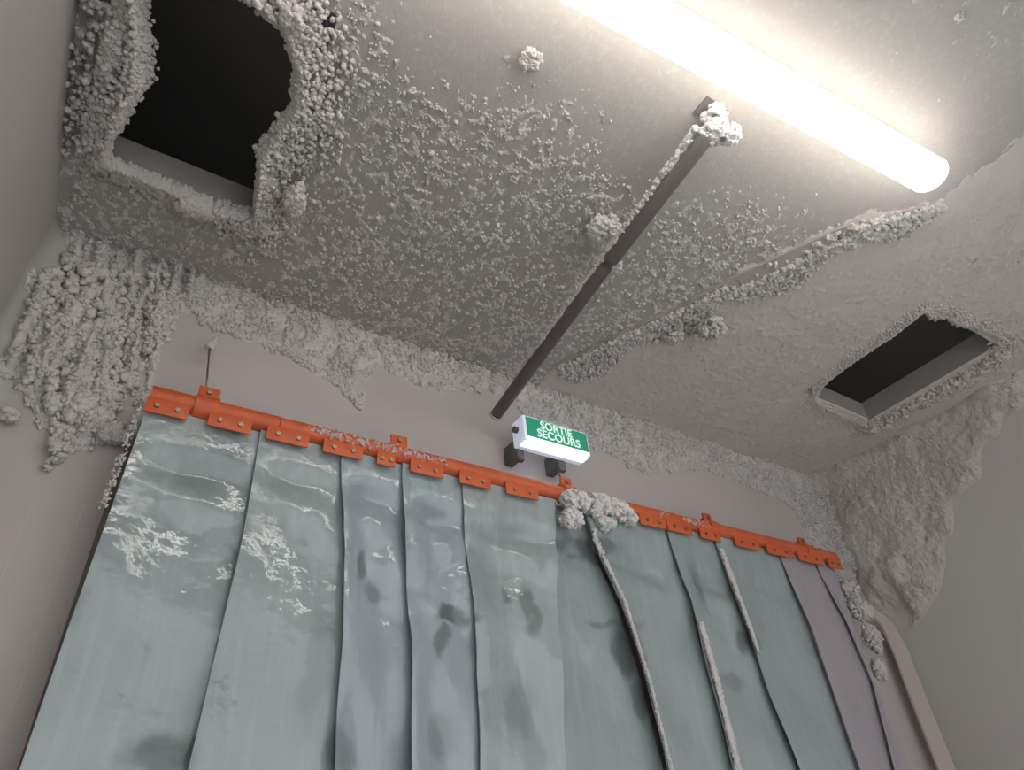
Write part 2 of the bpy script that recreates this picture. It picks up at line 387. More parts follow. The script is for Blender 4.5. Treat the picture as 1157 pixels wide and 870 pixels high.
# larger clumps hanging from the ceiling
def clump(name, c, rad, n, label, cat='frost clump', r=(.004, .010), m_=None, group=None):
    o = lumps(name, blob((0, 0, 0), rad, n, *r), m_ or M_frost)
    o.location = W(c); return tag(o, label, cat, group)
c = cu(800, 372, .97); clump('frost_clump', c, (.042, .052, .034), 420, 'white frost clump hanging off the ceiling seam near its middle')
c = cu(683, 258, .975); clump('frost_clump', c, (.040, .046, .022), 420, 'pale round frost clump on the ceiling beside the dark pipe', m_=M_white)
c = cu(600, 70, .99); clump('frost_clump', c, (.020, .024, .006), 110, 'small pale frost tuft on the ceiling left of the lamp', r=(.004, .009))
c = cu(762, 382, .98); clump('frost_clump', c, (.030, .030, .016), 160, 'low frost lump on the seam just left of the hanging clump')

# ---------------------------------------------------------------- frost collars of the two openings
def ring(poly, n, wd, zr, r, inward=.25, wf=None):
    P, t = along([(p[0], p[1], 0) for p in poly], n)
    c = np.mean([(p[0], p[1]) for p in poly], axis=0); sp = []
    for p, tt in zip(P, t):
        d = p[:2] - c; d /= np.linalg.norm(d)
        w_ = wd * (wf(tt, p) if wf else 1)
        k = rng.normal(0, .45)
        off = k * 1.25 * w_ if k > 0 else k * w_ * inward
        th = zr * max(0.15, 1 - abs(k) * .7) * (.6 + .8 * vnoise(np.array(p[0] * 14), np.array(p[1] * 14), 5)) * (wf(tt, p) if wf else 1)
        z = 1 - rng.random() ** .6 * th
        rr = rng.uniform(*r)
        sp.append((*[(p[i] + d[i] * off) * S for i in (0, 1)], z * S + CZ, rr))
    return sp
K = .985
H1 = [(x * K, y * K) for x, y in ((-.17, .44), (-.170, .54), (-.158, .60), (-.152, .66), (-.168, .74), (-.178, .80), (-.178, .84), (-.08, .845), (.0, .85), (.068, .84), (.055, .75), (.046, .71), (.055, .655), (.070, .59), (.054, .53), (.022, .485), (-.03, .46), (-.085, .455), (-.17, .44))]
def wf1(t, p): return .95 if p[0] > .0 else (.55 if p[1] > .78 else 1.2)
sp = ring(H1, 13000, .062, .034, (.0022, .0062), .22, wf1)
c = cu(333, 225, .965); sp += list(blob(W(c), (.020, .045, .022), 420, .005, .010))
c = cu(222, 238, .98); sp += list(blob(W(c), (.050, .024, .012), 320, .005, .010))
c = cu(330, 20, .975); sp += list(blob(W(c), (.022, .025, .014), 200, .004, .009))
c = cu(128, 60, .975); sp += list(blob(W(c), (.020, .07, .018), 420, .004, .009))
c = cu(110, 130, .98); sp += list(blob(W(c), (.016, .06, .014), 320, .004, .009))
tag(lumps('opening_frost_collar', sp, M_frost, rough=.16), 'thick lumpy frost collar round the large dark ceiling opening above the left of the curtain', 'frost', kind='stuff')
H2 = [(x, y) for x, y in ((1.49, .36), (1.50, .45), (1.50, .52), (1.505, .60), (1.52, .68), (1.56, .735), (1.70, .745), (1.83, .745), (1.86, .62), (1.86, .48), (1.85, .36), (1.80, .325), (1.73, .325), (1.66, .335), (1.62, .345), (1.57, .345), (1.53, .365), (1.49, .36))]
def wf2(t, p): return 1.5 if p[0] > 1.8 else .8
sp = ring(H2, 5600, .040, .008, (.002, .0045), .40, wf2)
for yy in np.linspace(.36, .74, 13): sp += list(blob(W((1.868 - .02 * rng.random(), yy, .992)), (.034, .030, .022), 130, .004, .009))
tag(lumps('opening_frost_collar', sp, M_fine, rough=.16), 'soft grey frost collar round the narrow ceiling opening near the right wall', 'frost', kind='stuff')

# ---------------------------------------------------------------- frost on the back wall
RW = .0032
nx = int((XR - XL) * S / RW) + 1; nz = int(.55 * S / RW) + 1
X, Z = np.meshgrid(XL * S + np.arange(nx) * RW, .47 * S + np.arange(nz) * RW); U, V = X / S, Z / S
def wb(*p): return [(wu(x, y, YB)[0], wu(x, y, YB)[2]) for x, y in p]
EDGE = wb((25, 415), (50, 460), (75, 490), (110, 500), (150, 490), (152, 420), (172, 385), (200, 345), (222, 350), (262, 368), (330, 395), (380, 425), (408, 452), (425, 405), (480, 428), (530, 432), (575, 440), (600, 470), (680, 500), (725, 525), (790, 520), (860, 548), (895, 565), (920, 600), (938, 640), (950, 690), (960, 720))
EDGE = sorted(EDGE); ex = [e[0] for e in EDGE]; ez = [e[1] for e in EDGE]
zb = np.interp(U, ex, ez)
st = fbm(U, V * .12, .02, 3, 61) ; f2 = fbm(U, V, .035, 3, 71); f3 = fbm(U, V, .014, 2, 81)
dep = V - zb + (st - .5) * .09 + (f2 - .5) * .06                         # > 0 inside the frost
body = sstep(0, .03, dep)
lc = sstep(.06, -.03, U)                                                 # the streaky left corner
strk = fbm(U + V * .03, V * .16, .014, 2, 91)
f4 = fbm(U, V, .0085, 2, 83)
Hw = body * (.0015 + .026 * np.clip(f3 - .42, 0, 1) + .022 * np.clip(f4 - .45, 0, 1) + .004 * f2) * (1 - lc) + lc * body * np.clip((strk - .38) * .075 + .022 * (f3 - .4), 0, .04)
Hw += .012 * sstep(.95, 1.0, V) * (.5 + f2) + body * .045 * sstep(1.88, 2.0, U) * (.4 + .6 * f2)
Hw *= np.where(.6 * f3 + .4 * f4 + body * .30 > .56, 1, 0)
pts = []
for k in range(16000):
    u = rng.uniform(XL, XR); i = min(int((u - XL) * S / RW), nx - 1)
    z0 = np.interp(u, ex, ez); v_ = z0 + rng.exponential(.045) - .018
    if v_ > 1: continue
    j = int((v_ - .47) * S / RW)
    if not (0 <= j < nz) or (f2[j, i] < .42): continue
    r = rng.uniform(.0025, .007)
    for q in range(2): pts.append((u * S + rng.normal(0, r * .7), v_ * S + rng.normal(0, r), r, r * rng.uniform(.7, 1.3)))
domes(Hw, XL * S, .47 * S, RW, pts)
N = 70000
iu = rng.integers(2, nx - 2, N); iv = rng.integers(2, nz - 2, N)
ok = (Hw[iv, iu] > .0015) & (.5 * f3[iv, iu] + .5 * f2[iv, iu] > .46 + rng.normal(0, .03, N)); iu, iv = iu[ok], iv[ok]
rr = rng.uniform(.0018, .0055, len(iu))
spec = np.column_stack([X[iv, iu], YB * S - Hw[iv, iu] - rr * .1, Z[iv, iu] + CZ, rr])
tag(lumps('wall_frost_crystals', spec, M_frost, lvl=1, rough=.35, shards=.6), 'crumbly frost crystals standing on the fringe at the top of the back wall', 'frost', kind='stuff')
o = sheet('wall_frost_fringe', lambda A, B, H: (A, YB * S - H + .0006, B + CZ), X, Z, Hw, M_frost, .0011)
tag(o, 'crumbly frost fringe hanging down the back wall from the ceiling edge', 'frost', kind='stuff')

# heavy drips of the left corner
sp = []
for (x0, y0, x1, y1, n, r) in ((60, 300, 60, 470, 120, .008), (80, 290, 78, 480, 160, .009), (100, 300, 96, 490, 180, .010), (118, 300, 118, 480, 180, .010), (135, 310, 128, 470, 150, .009),
                               (150, 310, 146, 440, 120, .008), (175, 300, 165, 400, 90, .007), (188, 300, 180, 375, 60, .007), (40, 380, 28, 440, 50, .006), (66, 470, 62, 515, 40, .006), (75, 510, 50, 530, 20, .005)):
    a = wu(x0, y0, YB - .01); b = wu(x1, y1, YB - .01)
    for t in rng.random(n):
        p = a + (b - a) * t; sp.append((p[0] * S + rng.normal(0, r * .7), p[1] * S + rng.normal(0, .006), min(p[2], .995) * S + CZ, r * rng.uniform(.5, 1.15)))
for (x, y, rx, n) in ((128, 490, .022, 240), (112, 472, .022, 200), (150, 487, .014, 110), (90, 455, .025, 200), (60, 455, .016, 70), (12, 468, .010, 40), (95, 425, .022, 140), (120, 440, .020, 140)):
    sp += list(blob(W(wu(x, y, YB - .015)), (rx, .014, rx), n, .005, .011))
tag(lumps('corner_frost_drips', sp, M_frost), 'long streaky frost drips with lumpy ends down the left corner of the back wall', 'frost', kind='stuff')

# ---------------------------------------------------------------- right wall and right corner frost
ny = int(.85 * S / RW) + 1
Yg, Z = np.meshgrid(.19 * S + np.arange(ny) * RW, .47 * S + np.arange(nz) * RW); U, V = Yg / S, Z / S
zb = np.interp(U, [.19, .37, .5, .62, .70, .80, .86, .92, 1.0, 1.04], [.985, .95, .86, .80, .76, .62, .55, .51, .50, .49])
f1 = fbm(U, V, .09, 3, 101); f2 = fbm(U + V * .25, V * .5, .035, 3, 111)
dep = V - zb + (f1 - .5) * .12
body = sstep(0, .05, dep)
near = sstep(.70, .95, U)
Hr = body * (.006 + (.022 + .055 * near) * (.35 + .5 * f1) * sstep(0, .24, dep) + .008 * f2 + .012 * (fbm(U, V, .014, 3, 131) - .3))
Hr = np.clip(Hr, 0, .09)
Hr = np.where(dep > 0, Hr + .022 * sstep(.93, 1.0, V) * body * (.4 + f1), 0)
N = 30000
iu = rng.integers(2, ny - 2, N); iv = rng.integers(2, nz - 2, N); ok = (Hr[iv, iu] > .004) & (f2[iv, iu] > .35 + rng.random(N) * .3); iu, iv = iu[ok], iv[ok]
rr = rng.uniform(.0014, .0036, len(iu))
spec = np.column_stack([XR * S - Hr[iv, iu] + rr * .3, Yg[iv, iu], Z[iv, iu] + CZ, rr])
tag(lumps('right_wall_frost_crystals', spec, M_fine, lvl=1, rough=.3, shards=.3), 'fuzzy frost crystals standing on the bank of frost on the right wall', 'frost', kind='stuff')
o = sheet('right_wall_frost', lambda A, B, H: (XR * S - H + .0006, A, B + CZ), Yg, Z, Hr, M_fine, .0007)
tag(o, 'soft thick frost bank spreading down the right wall from the ceiling corner', 'frost', kind='stuff')
sp = []
for (x, y, D, rad, n) in ((972, 688, .965, (.062, .030, .050), 800), (984, 720, .965, (.042, .026, .050), 560), (993, 756, .970, (.024, .018, .040), 260), (958, 664, .965, (.045, .03, .035), 420)):
    sp += list(blob(W(wu(x, y, D)), rad, n, .004, .009))
sp = [p for p in sp if p[0] < XR * S]
tag(lumps('frost_clump', sp, M_frost), 'pitted frost clump below the right end of the orange rail', 'frost clump')

# bent pale strip standing in the right corner
mb = MB()
path = [wu(x, y, 1.0) for x, y in ((985, 690), (1003, 705), (1018, 735), (1035, 780), (1055, 830), (1075, 880), (1100, 960))]
path.append(np.array([path[-1][0] + .01, 1.0, ZF + .01]))
prev = None; vs = []; fs = []
for i, p in enumerate(path):
    wdt = .028 if i > 1 else .02
    for (dx, dy) in ((-wdt, .006), (wdt, -.006), (wdt, -.001), (-wdt, .011)): vs.append(W((p[0] + dx, p[1] + dy, p[2])))
for i in range(len(path) - 1):
    for k in range(4): fs.append((i * 4 + k, i * 4 + (k + 1) % 4, i * 4 + 4 + (k + 1) % 4, i * 4 + 4 + k))
fs += [(0, 1, 2, 3), tuple(len(path) * 4 - 4 + k for k in (3, 2, 1, 0))]
mb.add(vs, fs)
tag(mb.build('trim_4', mat('pinkish_trim', (.55, .48, .465), .5, .4), smooth=False), kind='structure')

# ---------------------------------------------------------------- ceiling lamp
def batten(a, b, wid, drop, mt, label, group=None):
    """a, b: ends of the lit tube (unit coords)"""
    A = np.array(W(a)); B = np.array(W(b)); mid = (A + B) / 2; L = np.linalg.norm(B - A); ang = math.atan2(B[1] - A[1], B[0] - A[0])
    t = empty('ceiling_lamp', (0, 0, 0)); tag(t, label, 'lamp')
    up = CZ + S - mid[2]
    m1 = MB(); m1.box((-L / 2 + .01, -wid * .30, up - .045), (L / 2 - .01, wid * .30, up), bev=.005); m1.build('housing', M_lampbody, t, auto=40)
    # lit diffuser: half-round with closed rounded ends
    v = []; f = []; ns = 16; xs_ = [-L / 2, -L / 2 + .004, -L / 2 + .015, L / 2 - .015, L / 2 - .004, L / 2]; sc_ = [.55, .85, 1, 1, .85, .55]
    for x, s_ in zip(xs_, sc_):
        for k in range(ns): 
            a_ = 2 * math.pi * k / ns; v.append((x, math.cos(a_) * wid / 2 * s_, math.sin(a_) * .032 * s_ + up - .07))
    for i in range(len(xs_) - 1):
        for k in range(ns): f.append((i * ns + k, i * ns + (k + 1) % ns, (i + 1) * ns + (k + 1) % ns, (i + 1) * ns + k))
    f += [tuple(range(ns)), tuple(range(5 * ns, 6 * ns))[::-1]]
    m2 = MB(); m2.add(v, f); m2.build('tube_diffuser', mt, t)
    for sx_ in (-1, 1):
        m3 = MB(); m3.box((sx_ * (L / 2 - .12) - .012, -wid * .36, up - .012), (sx_ * (L / 2 - .12) + .012, wid * .36, up), bev=.003); m3.build('mounting_clip', M_lampbody, t, auto=40)
    t.location = mid; t.rotation_euler = (0, 0, ang)
    return t
batten((-.02, .235, .94), (1.082, .133, .94), .078, .06, M_tube, 'long glowing white tube lamp under the ceiling')

# ---------------------------------------------------------------- hanging pipe
t = empty('hanging_pipe', W((.652, .278, .96))); tag(t, 'dark grey pipe sloping down from the ceiling with frost along it', 'pipe')
pa = np.array(W((.655, .285, .952))); pm = np.array(W((.650, .545, .905))); pb = np.array(W((.657, .985, .832)))
mb = MB(); mb.tube([pa + (pm - pa) * k / 6 for k in range(7)], .0185, 24); mb.build('upper_pipe', M_pipe, t, auto=50)
mb = MB(); ins = pm + (pb - pm) * .03
pk = [pm - (pm - pa) * .02, ins]
mb.tube([ins + (pb - ins) * k / 8 for k in range(9)], .0165, 24, caps=False)
mb.tube([ins + (pb - ins) * k / 8 for k in range(9)][::-1], .0125, 24, caps=False); mb.build('lower_pipe', M_pipe, t, auto=50)
d = (pb - pm) / np.linalg.norm(pb - pm)
mb = MB(); 
v = []; f = []
u_ = np.cross(d, (0, 0, 1)); u_ /= np.linalg.norm(u_); w_ = np.cross(d, u_)
for (rr, s_) in ((.0175, -.006), (.0178, 0), (.012, 0), (.012, -.006)):
    for k in range(24): a_ = 2 * math.pi * k / 24; v.append(pb + d * s_ + (u_ * math.cos(a_) + w_ * math.sin(a_)) * rr)
for i in range(4):
    for k in range(24): f.append((i * 24 + k, i * 24 + (k + 1) % 24, ((i + 1) % 4) * 24 + (k + 1) % 24, ((i + 1) % 4) * 24 + k))
mb.add(v, f); mb.build('pipe_rim', M_cut, t)['label'] = 'pale ring at the cut lower end'
mb = MB(); mb.tube([pm - d * .01, pm + d * .02], .0125, 20); mb.build('pipe_joint', M_dark, t, auto=50)
# ceiling bracket at the top end
mb = MB(); top = np.array(W((.66, .262, 1.0)))
mb.box(top + (-.03, -.02, -.006), top + (.03, .02, 0), bev=.002)
mb.box(top + (-.006, -.012, -.07), top + (.006, .012, -.004), bev=.002)
mb.build('bracket', M_dark, t, auto=40)
sp = list(blob(np.array(W((.662, .262, .985))), (.034, .028, .014), 260, .003, .007)) + list(blob(np.array(W((.665, .272, .955))), (.030, .030, .026), 420, .003, .007)) + list(blob(np.array(W((.690, .262, .95))), (.020, .022, .022), 260, .003, .006))
hole = np.array(W((.693, .288, .945)))
lumps('bracket_frost', sp, M_white, parent=t)['label'] = 'bright white frost round the top bracket'
mb = MB(); e_ = np.array(W(cu(817, 158, .93))); mb.tube([e_, e_ + np.array((.006, -.004, .05))], .0055, 14); mb.build('bracket_hole_rod', M_dark, t, auto=50)  # dark rod added to stand in for a dark hole in the frost
sp = []
for k in range(420):
    s_ = rng.random(); p = pa + (pm - pa) * s_
    side = -1 if rng.random() < .68 else 1
    if side == 1: off = .0165
    else: off = -.018 - rng.random() * .012 * (1 - s_)
    sp.append((p[0] + off, p[1] + rng.normal(0, .003), p[2] + rng.uniform(.0, .013), rng.uniform(.0025, .0065) * (1 - .35 * s_) * (1 if side < 0 else .65)))
for k in range(160):
    s_ = rng.random() ** 1.5 * .6; p = pm + (pb - pm) * s_
    sp.append((p[0] - .015, p[1] + rng.normal(0, .003), p[2] + rng.uniform(.002, .012), rng.uniform(.002, .0045)))
sp += list(blob(pm + np.array((.028, .012, .004)), (.012, .018, .010), 70, .003, .007))
sp += list(blob(pm + np.array((-.004, .008, .016)), (.014, .02, .008), 60, .003, .006))
lumps('pipe_frost', sp, M_frost, parent=t)

# ---------------------------------------------------------------- curtain rail
railA = np.array(W((wu(168, 452, YR)[0], YR, .655))); railB = np.array(W((wu(942, 634, YR)[0], YR, .655)))
zr = railA[2]; RR = .021
def rx(px): # world x on the rail below picture column px
    return (wu(px, 455 + .2345 * (px - 170), YR)[0]) * S
t = empty('curtain_rail', (railA[0], YR * S, zr)); tag(t, 'long orange steel tube rail carrying the strip curtain', 'curtain rail')
y = YR * S
def seg_(x0, x1, r, name): mb = MB(); mb.tube([(x0, y, zr), (x1, y, zr)], r, 28); return mb.build(name, M_orange, t, auto=40)
seg_(railA[0], rx(312), RR, 'rail_tube'); seg_(rx(312) + .0015, rx(478), RR * .95, 'rail_tube'); seg_(rx(478) + .0015, rx(608), RR * .97, 'rail_tube'); seg_(rx(608), rx(640), RR * .86, 'rail_tube')
seg_(rx(640), rx(806), RR * .97, 'rail_tube'); seg_(rx(806) + .0015, railB[0], RR * 1.04, 'rail_tube')
mb = MB(); mb.tube([(railB[0], y, zr), (railB[0] + .006, y, zr)], RR * .9, 24); mb.build('end_cap', M_dark, t, auto=40)
mb = MB(); mb.tube([(railB[0] + .006, y, zr), (railB[0] + .035, y, zr)], .0035, 12); mb.build('end_rod', M_bolt, t, auto=40)
for i, px in enumerate((230, 450, 642, 804, 912)):
    x = rx(px); hw = .0235 if i < 2 else .020
    mb = MB(); 
    if i != 1: mb.tube([(x - hw * .9, y, zr), (x + hw * .9, y, zr)], RR * 1.25, 28)
    mb.box((x - hw * .85, y - .004, zr + RR * .5), (x + hw * .85, y + .004, zr + RR + .030), bev=.0015)
    mb.box((x - hw * .5, y + .002, zr + RR + .012), (x + hw * .5, YB * S, zr + RR + .020), bev=.0015)
    c_ = mb.build('wall_bracket', M_orange, t, auto=40)
    bb = MB(); bb.tube([(x, y - .004, zr + RR + .016), (x, y - .010, zr + RR + .016)], .0055, 6); h_ = bb.build('bolt', M_bolt, None, auto=30)
    h_.parent = c_; h_.matrix_parent_inverse = Matrix.Identity(4)
    # the bolt is a sub-part: same frame as its bracket
    h_.data.transform(Matrix.Translation(-Vector(t.location)))
# rime on the rail
sp = []
for (p0, p1, n) in ((345, 500, 420), (768, 805, 120), (740, 752, 20)):
    for px in rng.uniform(p0, p1, n):
        a_ = rng.normal(-.9, .3); sp.append((rx(px), y + RR * math.sin(a_) * 1.02, zr + RR * math.cos(a_) * .2 - .002 + rng.normal(0, .005), rng.uniform(.0015, .0042)))
o = lumps('rail_rime', sp, mat('rime_on_orange', (.66, .50, .46), .7, .3), parent=t); o['label'] = 'crusty pinkish rime stuck on the rail'; o['kind'] = 'stuff'

# ---------------------------------------------------------------- plastic strips, each hanging by its own plates
ZB = -1.20
def poly(*p): return sorted([(wu(x, y_, YR)[2], wu(x, y_, YR)[0]) for x, y_ in p])
E0 = poly((160, 478), (120, 590), (75, 715), (22, 870))
E1 = poly((292, 498), (275, 600), (245, 730), (211, 870))
E2 = poly((384, 525), (388, 620), (385, 730), (376, 870))
E3 = poly((453, 540), (457, 620), (463, 720), (463, 870))
E4 = poly((522, 560), (530, 640), (540, 740), (543, 870))
E5 = poly((626, 560), (631, 690), (640, 870))
E6 = poly((668, 612), (700, 680), (728, 770), (752, 870))
E7 = poly((755, 612), (778, 680), (802, 770), (826, 870))
E8 = poly((808, 618), (835, 690), (866, 780), (902, 870))
E9 = poly((884, 640), (915, 710), (942, 790), (970, 870))
E10 = poly((926, 650), (955, 700), (985, 770), (1010, 870))
E11 = poly((946, 652), (968, 715), (1000, 790), (1031, 870))
def ev(E, z):
    zs = [e[0] for e in E]; xs_ = [e[1] for e in E]
    if z < zs[0]:
        return xs_[0] + max(-.02, min(.02, (xs_[1] - xs_[0]) / (zs[1] - zs[0]) * (z - zs[0]) * .3))
    return float(np.interp(z, zs, xs_))
STR = [ # left edge, right edge, extra under-lap left/right, depth offset, material, dents, label, plates (picture column spans)
 (E0, E1, 0, .018, 0, M_strip, 1.0, 'wide aqua plastic strip at the left end of the curtain', ((165, 213), (235, 283))),
 (E1, E2, 0, .018, 0, M_strip, 1.0, 'aqua plastic strip next to the leftmost one, bright glints down its middle', ((300, 347), (363, 407))),
 (E2, E3, 0, .018, 0, M_strip2, 1.8, 'narrow strip with ragged glints under the single-bolt plate', ((423, 443),)),
 (E3, E4, 0, .018, 0, M_strip2, 2.2, 'bluish strip with a hollow dent and a dark smudge below it', ((460, 497),)),
 (E4, E5, 0, 0, 0, M_strip, 1.8, 'strip with looping glints ending at the left of the rail frost clump', ((515, 550), (567, 603))),
 (E5, E6, .03, .018, 0.022, M_strip, 1.0, 'recessed dull strip directly below the rail frost clump', ()),
 (E6, E7, 0, .018, 0, M_strip, 1.3, 'strip with a long vertical glint right of the rail frost clump', ((717, 746), (748, 775))),
 (E7, E8, 0, .018, 0, M_strip, 1.2, 'strip between two frosted edges, small hooked glint low down', ((785, 807),)),
 (E8, E9, 0, .018, 0, M_strip, .6, 'plain matt aqua strip, last before the lilac-lit ones', ((824, 851), (860, 888))),
 (E9, E10, 0, .018, 0, M_strip_lit, .2, 'strip tinted lilac grey for other light, beside the plain aqua one', ((895, 922),)),
 (E10, E11, 0, 0, 0, M_strip_lit, .2, 'narrow strip tinted lilac for other light, at the right end of the curtain', ((929, 944),)),
]
TILT = [0.022, 0.022, 0.022, 0.022, 0.004, 0.012, 0.022, 0.022, 0.02, 0.02, 0.01]
yz0 = wu(300, 500, YR)[2]
for si, (EL, ER, oL, oR, dy, mt, dent, label, plates) in enumerate(STR):
    ztop = .637; nz_ = 150; nx_ = 26
    # finer rows in the upper half
    zz = np.concatenate([np.linspace(ztop, .05, 115), np.linspace(.03, ZB, 36)])
    rgen = np.random.default_rng(100 + si)
    ph = rgen.uniform(0, 6, 8); cup = (.010 if si % 2 == 0 else .006) * (1 if dent > .7 else .5)
    hz = rgen.uniform(.50, .56); hx = rgen.uniform(.35, .65)
    xl = np.array([ev(EL, z) - oL for z in zz]); xr = np.array([ev(ER, z) + oR for z in zz])
    s_ = np.linspace(0, 1, nx_)
    Xs = xl[:, None] * (1 - s_) + xr[:, None] * s_
    Zs = np.repeat(zz[:, None], nx_, 1)
    d0 = sstep(.60, .50, Zs)
    D = cup * (1 - (2 * s_[None] - 1) ** 2) * d0
    D = D + dent * d0 * (.0016 * np.sin(Zs * 31 + ph[0] + 3 * s_) + .0012 * np.sin(s_ * 9 + Zs * 17 + ph[1]))
    D = D + dent * .010 * np.exp(-((Zs - hz) / .020) ** 2 - ((s_ - hx) / .28) ** 2) - dent * .006 * np.exp(-((Zs - hz + .05) / .025) ** 2 - ((s_ - hx - .12) / .25) ** 2)
    up = sstep(.30, .42, Zs)
    D = D + dent * .0050 * (fbm(Xs + 3, Zs, .06, 3, 300 + si) - .5) * d0 * (.35 + .65 * up) + dent * .0030 * np.abs(fbm(Xs + 9, Zs, .045, 2, 340 + si) - .5) * d0 * up + .004 * np.exp(-s_ / .05) * d0
    Ys = YR - .003 + dy + D + TILT[si] * (s_[None] - .35) * (.4 + .6 * d0)
    mb = MB(); th = .0022
    F = np.stack([Xs * S, Ys * S, Zs * S + CZ], -1).reshape(-1, 3); B = F + (0, th, 0); nr = len(zz)
    fs = []
    for i in range(nr - 1):
        for k in range(nx_ - 1):
            a_ = i * nx_ + k; fs.append((a_, a_ + nx_, a_ + nx_ + 1, a_ + 1)); fs.append(tuple(q + nr * nx_ for q in (a_, a_ + 1, a_ + nx_ + 1, a_ + nx_)))
    bd = [k for k in range(nx_)] + [i * nx_ + nx_ - 1 for i in range(1, nr)] + [(nr - 1) * nx_ + k for k in range(nx_ - 2, -1, -1)] + [i * nx_ for i in range(nr - 2, 0, -1)]
    for k in range(len(bd)):
        p, q = bd[k], bd[(k + 1) % len(bd)]; fs.append((p, q, q + nr * nx_, p + nr * nx_))
    mb.add(np.vstack([F, B]), fs)
    root = empty('curtain_strip', (float((xl[0] + xr[0]) / 2 * S), YR * S, zr)); tag(root, label, 'curtain strip', 'plastic curtain strips')
    mb.build('strip_sheet', mt, root, auto=50)
    for (a_, b_) in plates:
        x0, x1 = rx(a_), rx(b_); pz1 = zr - RR * .55; pz0 = pz1 - .034
        yy = y - RR * .75
        pb_ = MB(); pb_.box((x0, yy - .003, pz0), (x1, yy + .001, pz1), bev=.0012)
        pb_.box((x0 + .002, yy, pz1 - .004), (x1 - .002, y, pz1 + .002), bev=.001)
        pl = pb_.build('hanger_plate', M_orange, root, auto=40)
        for fx in ((.26, .74) if (x1 - x0) > .042 or si > 5 and b_ - a_ > 24 else (.5,)):
            bx = x0 + (x1 - x0) * fx
            bb = MB(); bb.tube([(bx, yy - .002, (pz0 + pz1) / 2 - .002), (bx, yy - .0075, (pz0 + pz1) / 2 - .002)], .0048, 6)
            h_ = bb.build('bolt', M_bolt, None, auto=30); h_.data.transform(Matrix.Translation(-Vector(root.location))); h_.parent = pl
# frost on strip edges
def edge_frost(E, z0, z1, n, r, wid, label, m_=None, zz=None):
    sp = []
    for z in rng.uniform(z0, z1, n):
        k = (z - z0) / (z1 - z0); w_ = wid * (.65 + .7 * vnoise(np.array(z * 30), np.array(3.), 9)) * (zz(k) if zz else 1)
        sp.append((ev(E, z) * S + rng.uniform(-1, 1) * w_, (YR - .010) * S - .003 + rng.normal(0, .0015) - .012 * 0, z * S + CZ, r * rng.uniform(.5, 1.1)))
    return tag(lumps('edge_frost', sp, m_ or M_frost, lvl=1, rough=.3, shards=.8), label, 'frost', kind='stuff')
edge_frost([(z, x + .002) for z, x in E6], .12, .578, 1700, .0026, .0050, 'thin frost line down the strip edge under the rail clump', m_=M_white, zz=lambda k: .45 + 1.3 * max(0, k - .75) * 4 * (1 if k < .98 else .4))
edge_frost([(z, x + .007) for z, x in E7], -.1, .41, 3600, .0030, .0100, 'thick frost line low on the strip edge right of the long glint', m_=M_white, zz=lambda k: 1 - .5 * k)
edge_frost([(z, x + .002) for z, x in E8], .36, .60, 1300, .0028, .0060, 'broken frost line at the top of a strip edge under the right bracket', m_=M_white, zz=lambda k: .4 + k)
edge_frost([(z, x - .010) for z, x in E0], .45, .62, 160, .0028, .006, 'sparse frost crust along the upper left border of the curtain')

# frost clump sitting on the rail
sp = []
for (px, py, rad, n) in ((652, 567, (.044, .036, .034), 460), (675, 571, (.040, .036, .034), 420), (697, 577, (.036, .03, .028), 340), (711, 585, (.022, .024, .018), 180), (645, 585, (.032, .03, .024), 260), (685, 592, (.024, .02, .016), 160)):
    sp += list(blob(W(wu(px, py, YR - .018)), rad, n, .005, .011))
tag(lumps('frost_clump', sp, M_white, shards=1.5), 'big fluffy frost clump sitting on the orange rail below the exit sign', 'frost clump')

# tie rod with a frost ball, from the wall down to the first bracket
a_ = np.array(W(wu(237, 392, YR + .03))); b_ = np.array((rx(228), y, zr + RR + .004))
mb = MB(); mb.tube([a_, (a_ + b_) / 2 + np.array((-.001, 0, 0)), b_], .0022, 10)
rod = mb.build('tie_rod', M_bolt); tag(rod, 'thin metal rod rising from the first rail bracket to a frost ball', 'rod')
sp = list(blob(a_, (.010, .010, .008), 60, .003, .006)) + list(blob(a_ + np.array((.006, .02, .03)), (.006, .015, .012), 40, .003, .006))
clb = lumps('frost_clump', sp, M_frost); tag(clb, 'small frost ball at the upper end of the thin rod', 'frost clump')

# ---------------------------------------------------------------- exit sign
SD = .945  # depth of the sign's front face
p_tl = wu(594, 473, SD); p_br = wu(664, 509, SD); p_bl = wu(596, 494, SD); p_tr = wu(662, 489, SD)
x0, x1 = (p_tl[0] + p_bl[0]) / 2, (p_tr[0] + p_br[0]) / 2; z1 = (p_tl[2] + p_tr[2]) / 2; z0 = (p_bl[2] + p_br[2]) / 2
X0, X1 = x0 * S - .010, x1 * S + .006; yF = SD * S; yK = yF + .055; Z1 = z1 * S + CZ + .006; ZG = z0 * S + CZ; Z0 = ZG - .012
t = empty('exit_sign', ((X0 + X1) / 2, yK, Z0)); tag(t, 'lit green and white emergency exit sign box on the back wall', 'sign')
mb = MB(); mb.box((X0, yF, Z0), (X1, yK, Z1), bev=.006); mb.build('sign_body', M_signw, t, auto=40)
mb = MB(); mb.box((X0 + .006, yF + .006, Z0 - .004), (X1 - .006, yK - .022, Z0 + .004), bev=.002); mb.box((X0 + .006, yF - .002, Z0 + .001), (X1 - .006, yF + .004, ZG - .002), bev=.0012); mb.build('lit_diffuser', M_signb, t, auto=40)
mb = MB(); mb.box((x0 * S, yF - .0018, ZG), (x1 * S, yF + .002, z1 * S + CZ)); gp = mb.build('green_panel', M_green, t, smooth=False)
hgt = (z1 * S + CZ - ZG); mx_ = (x0 + x1) / 2 * S
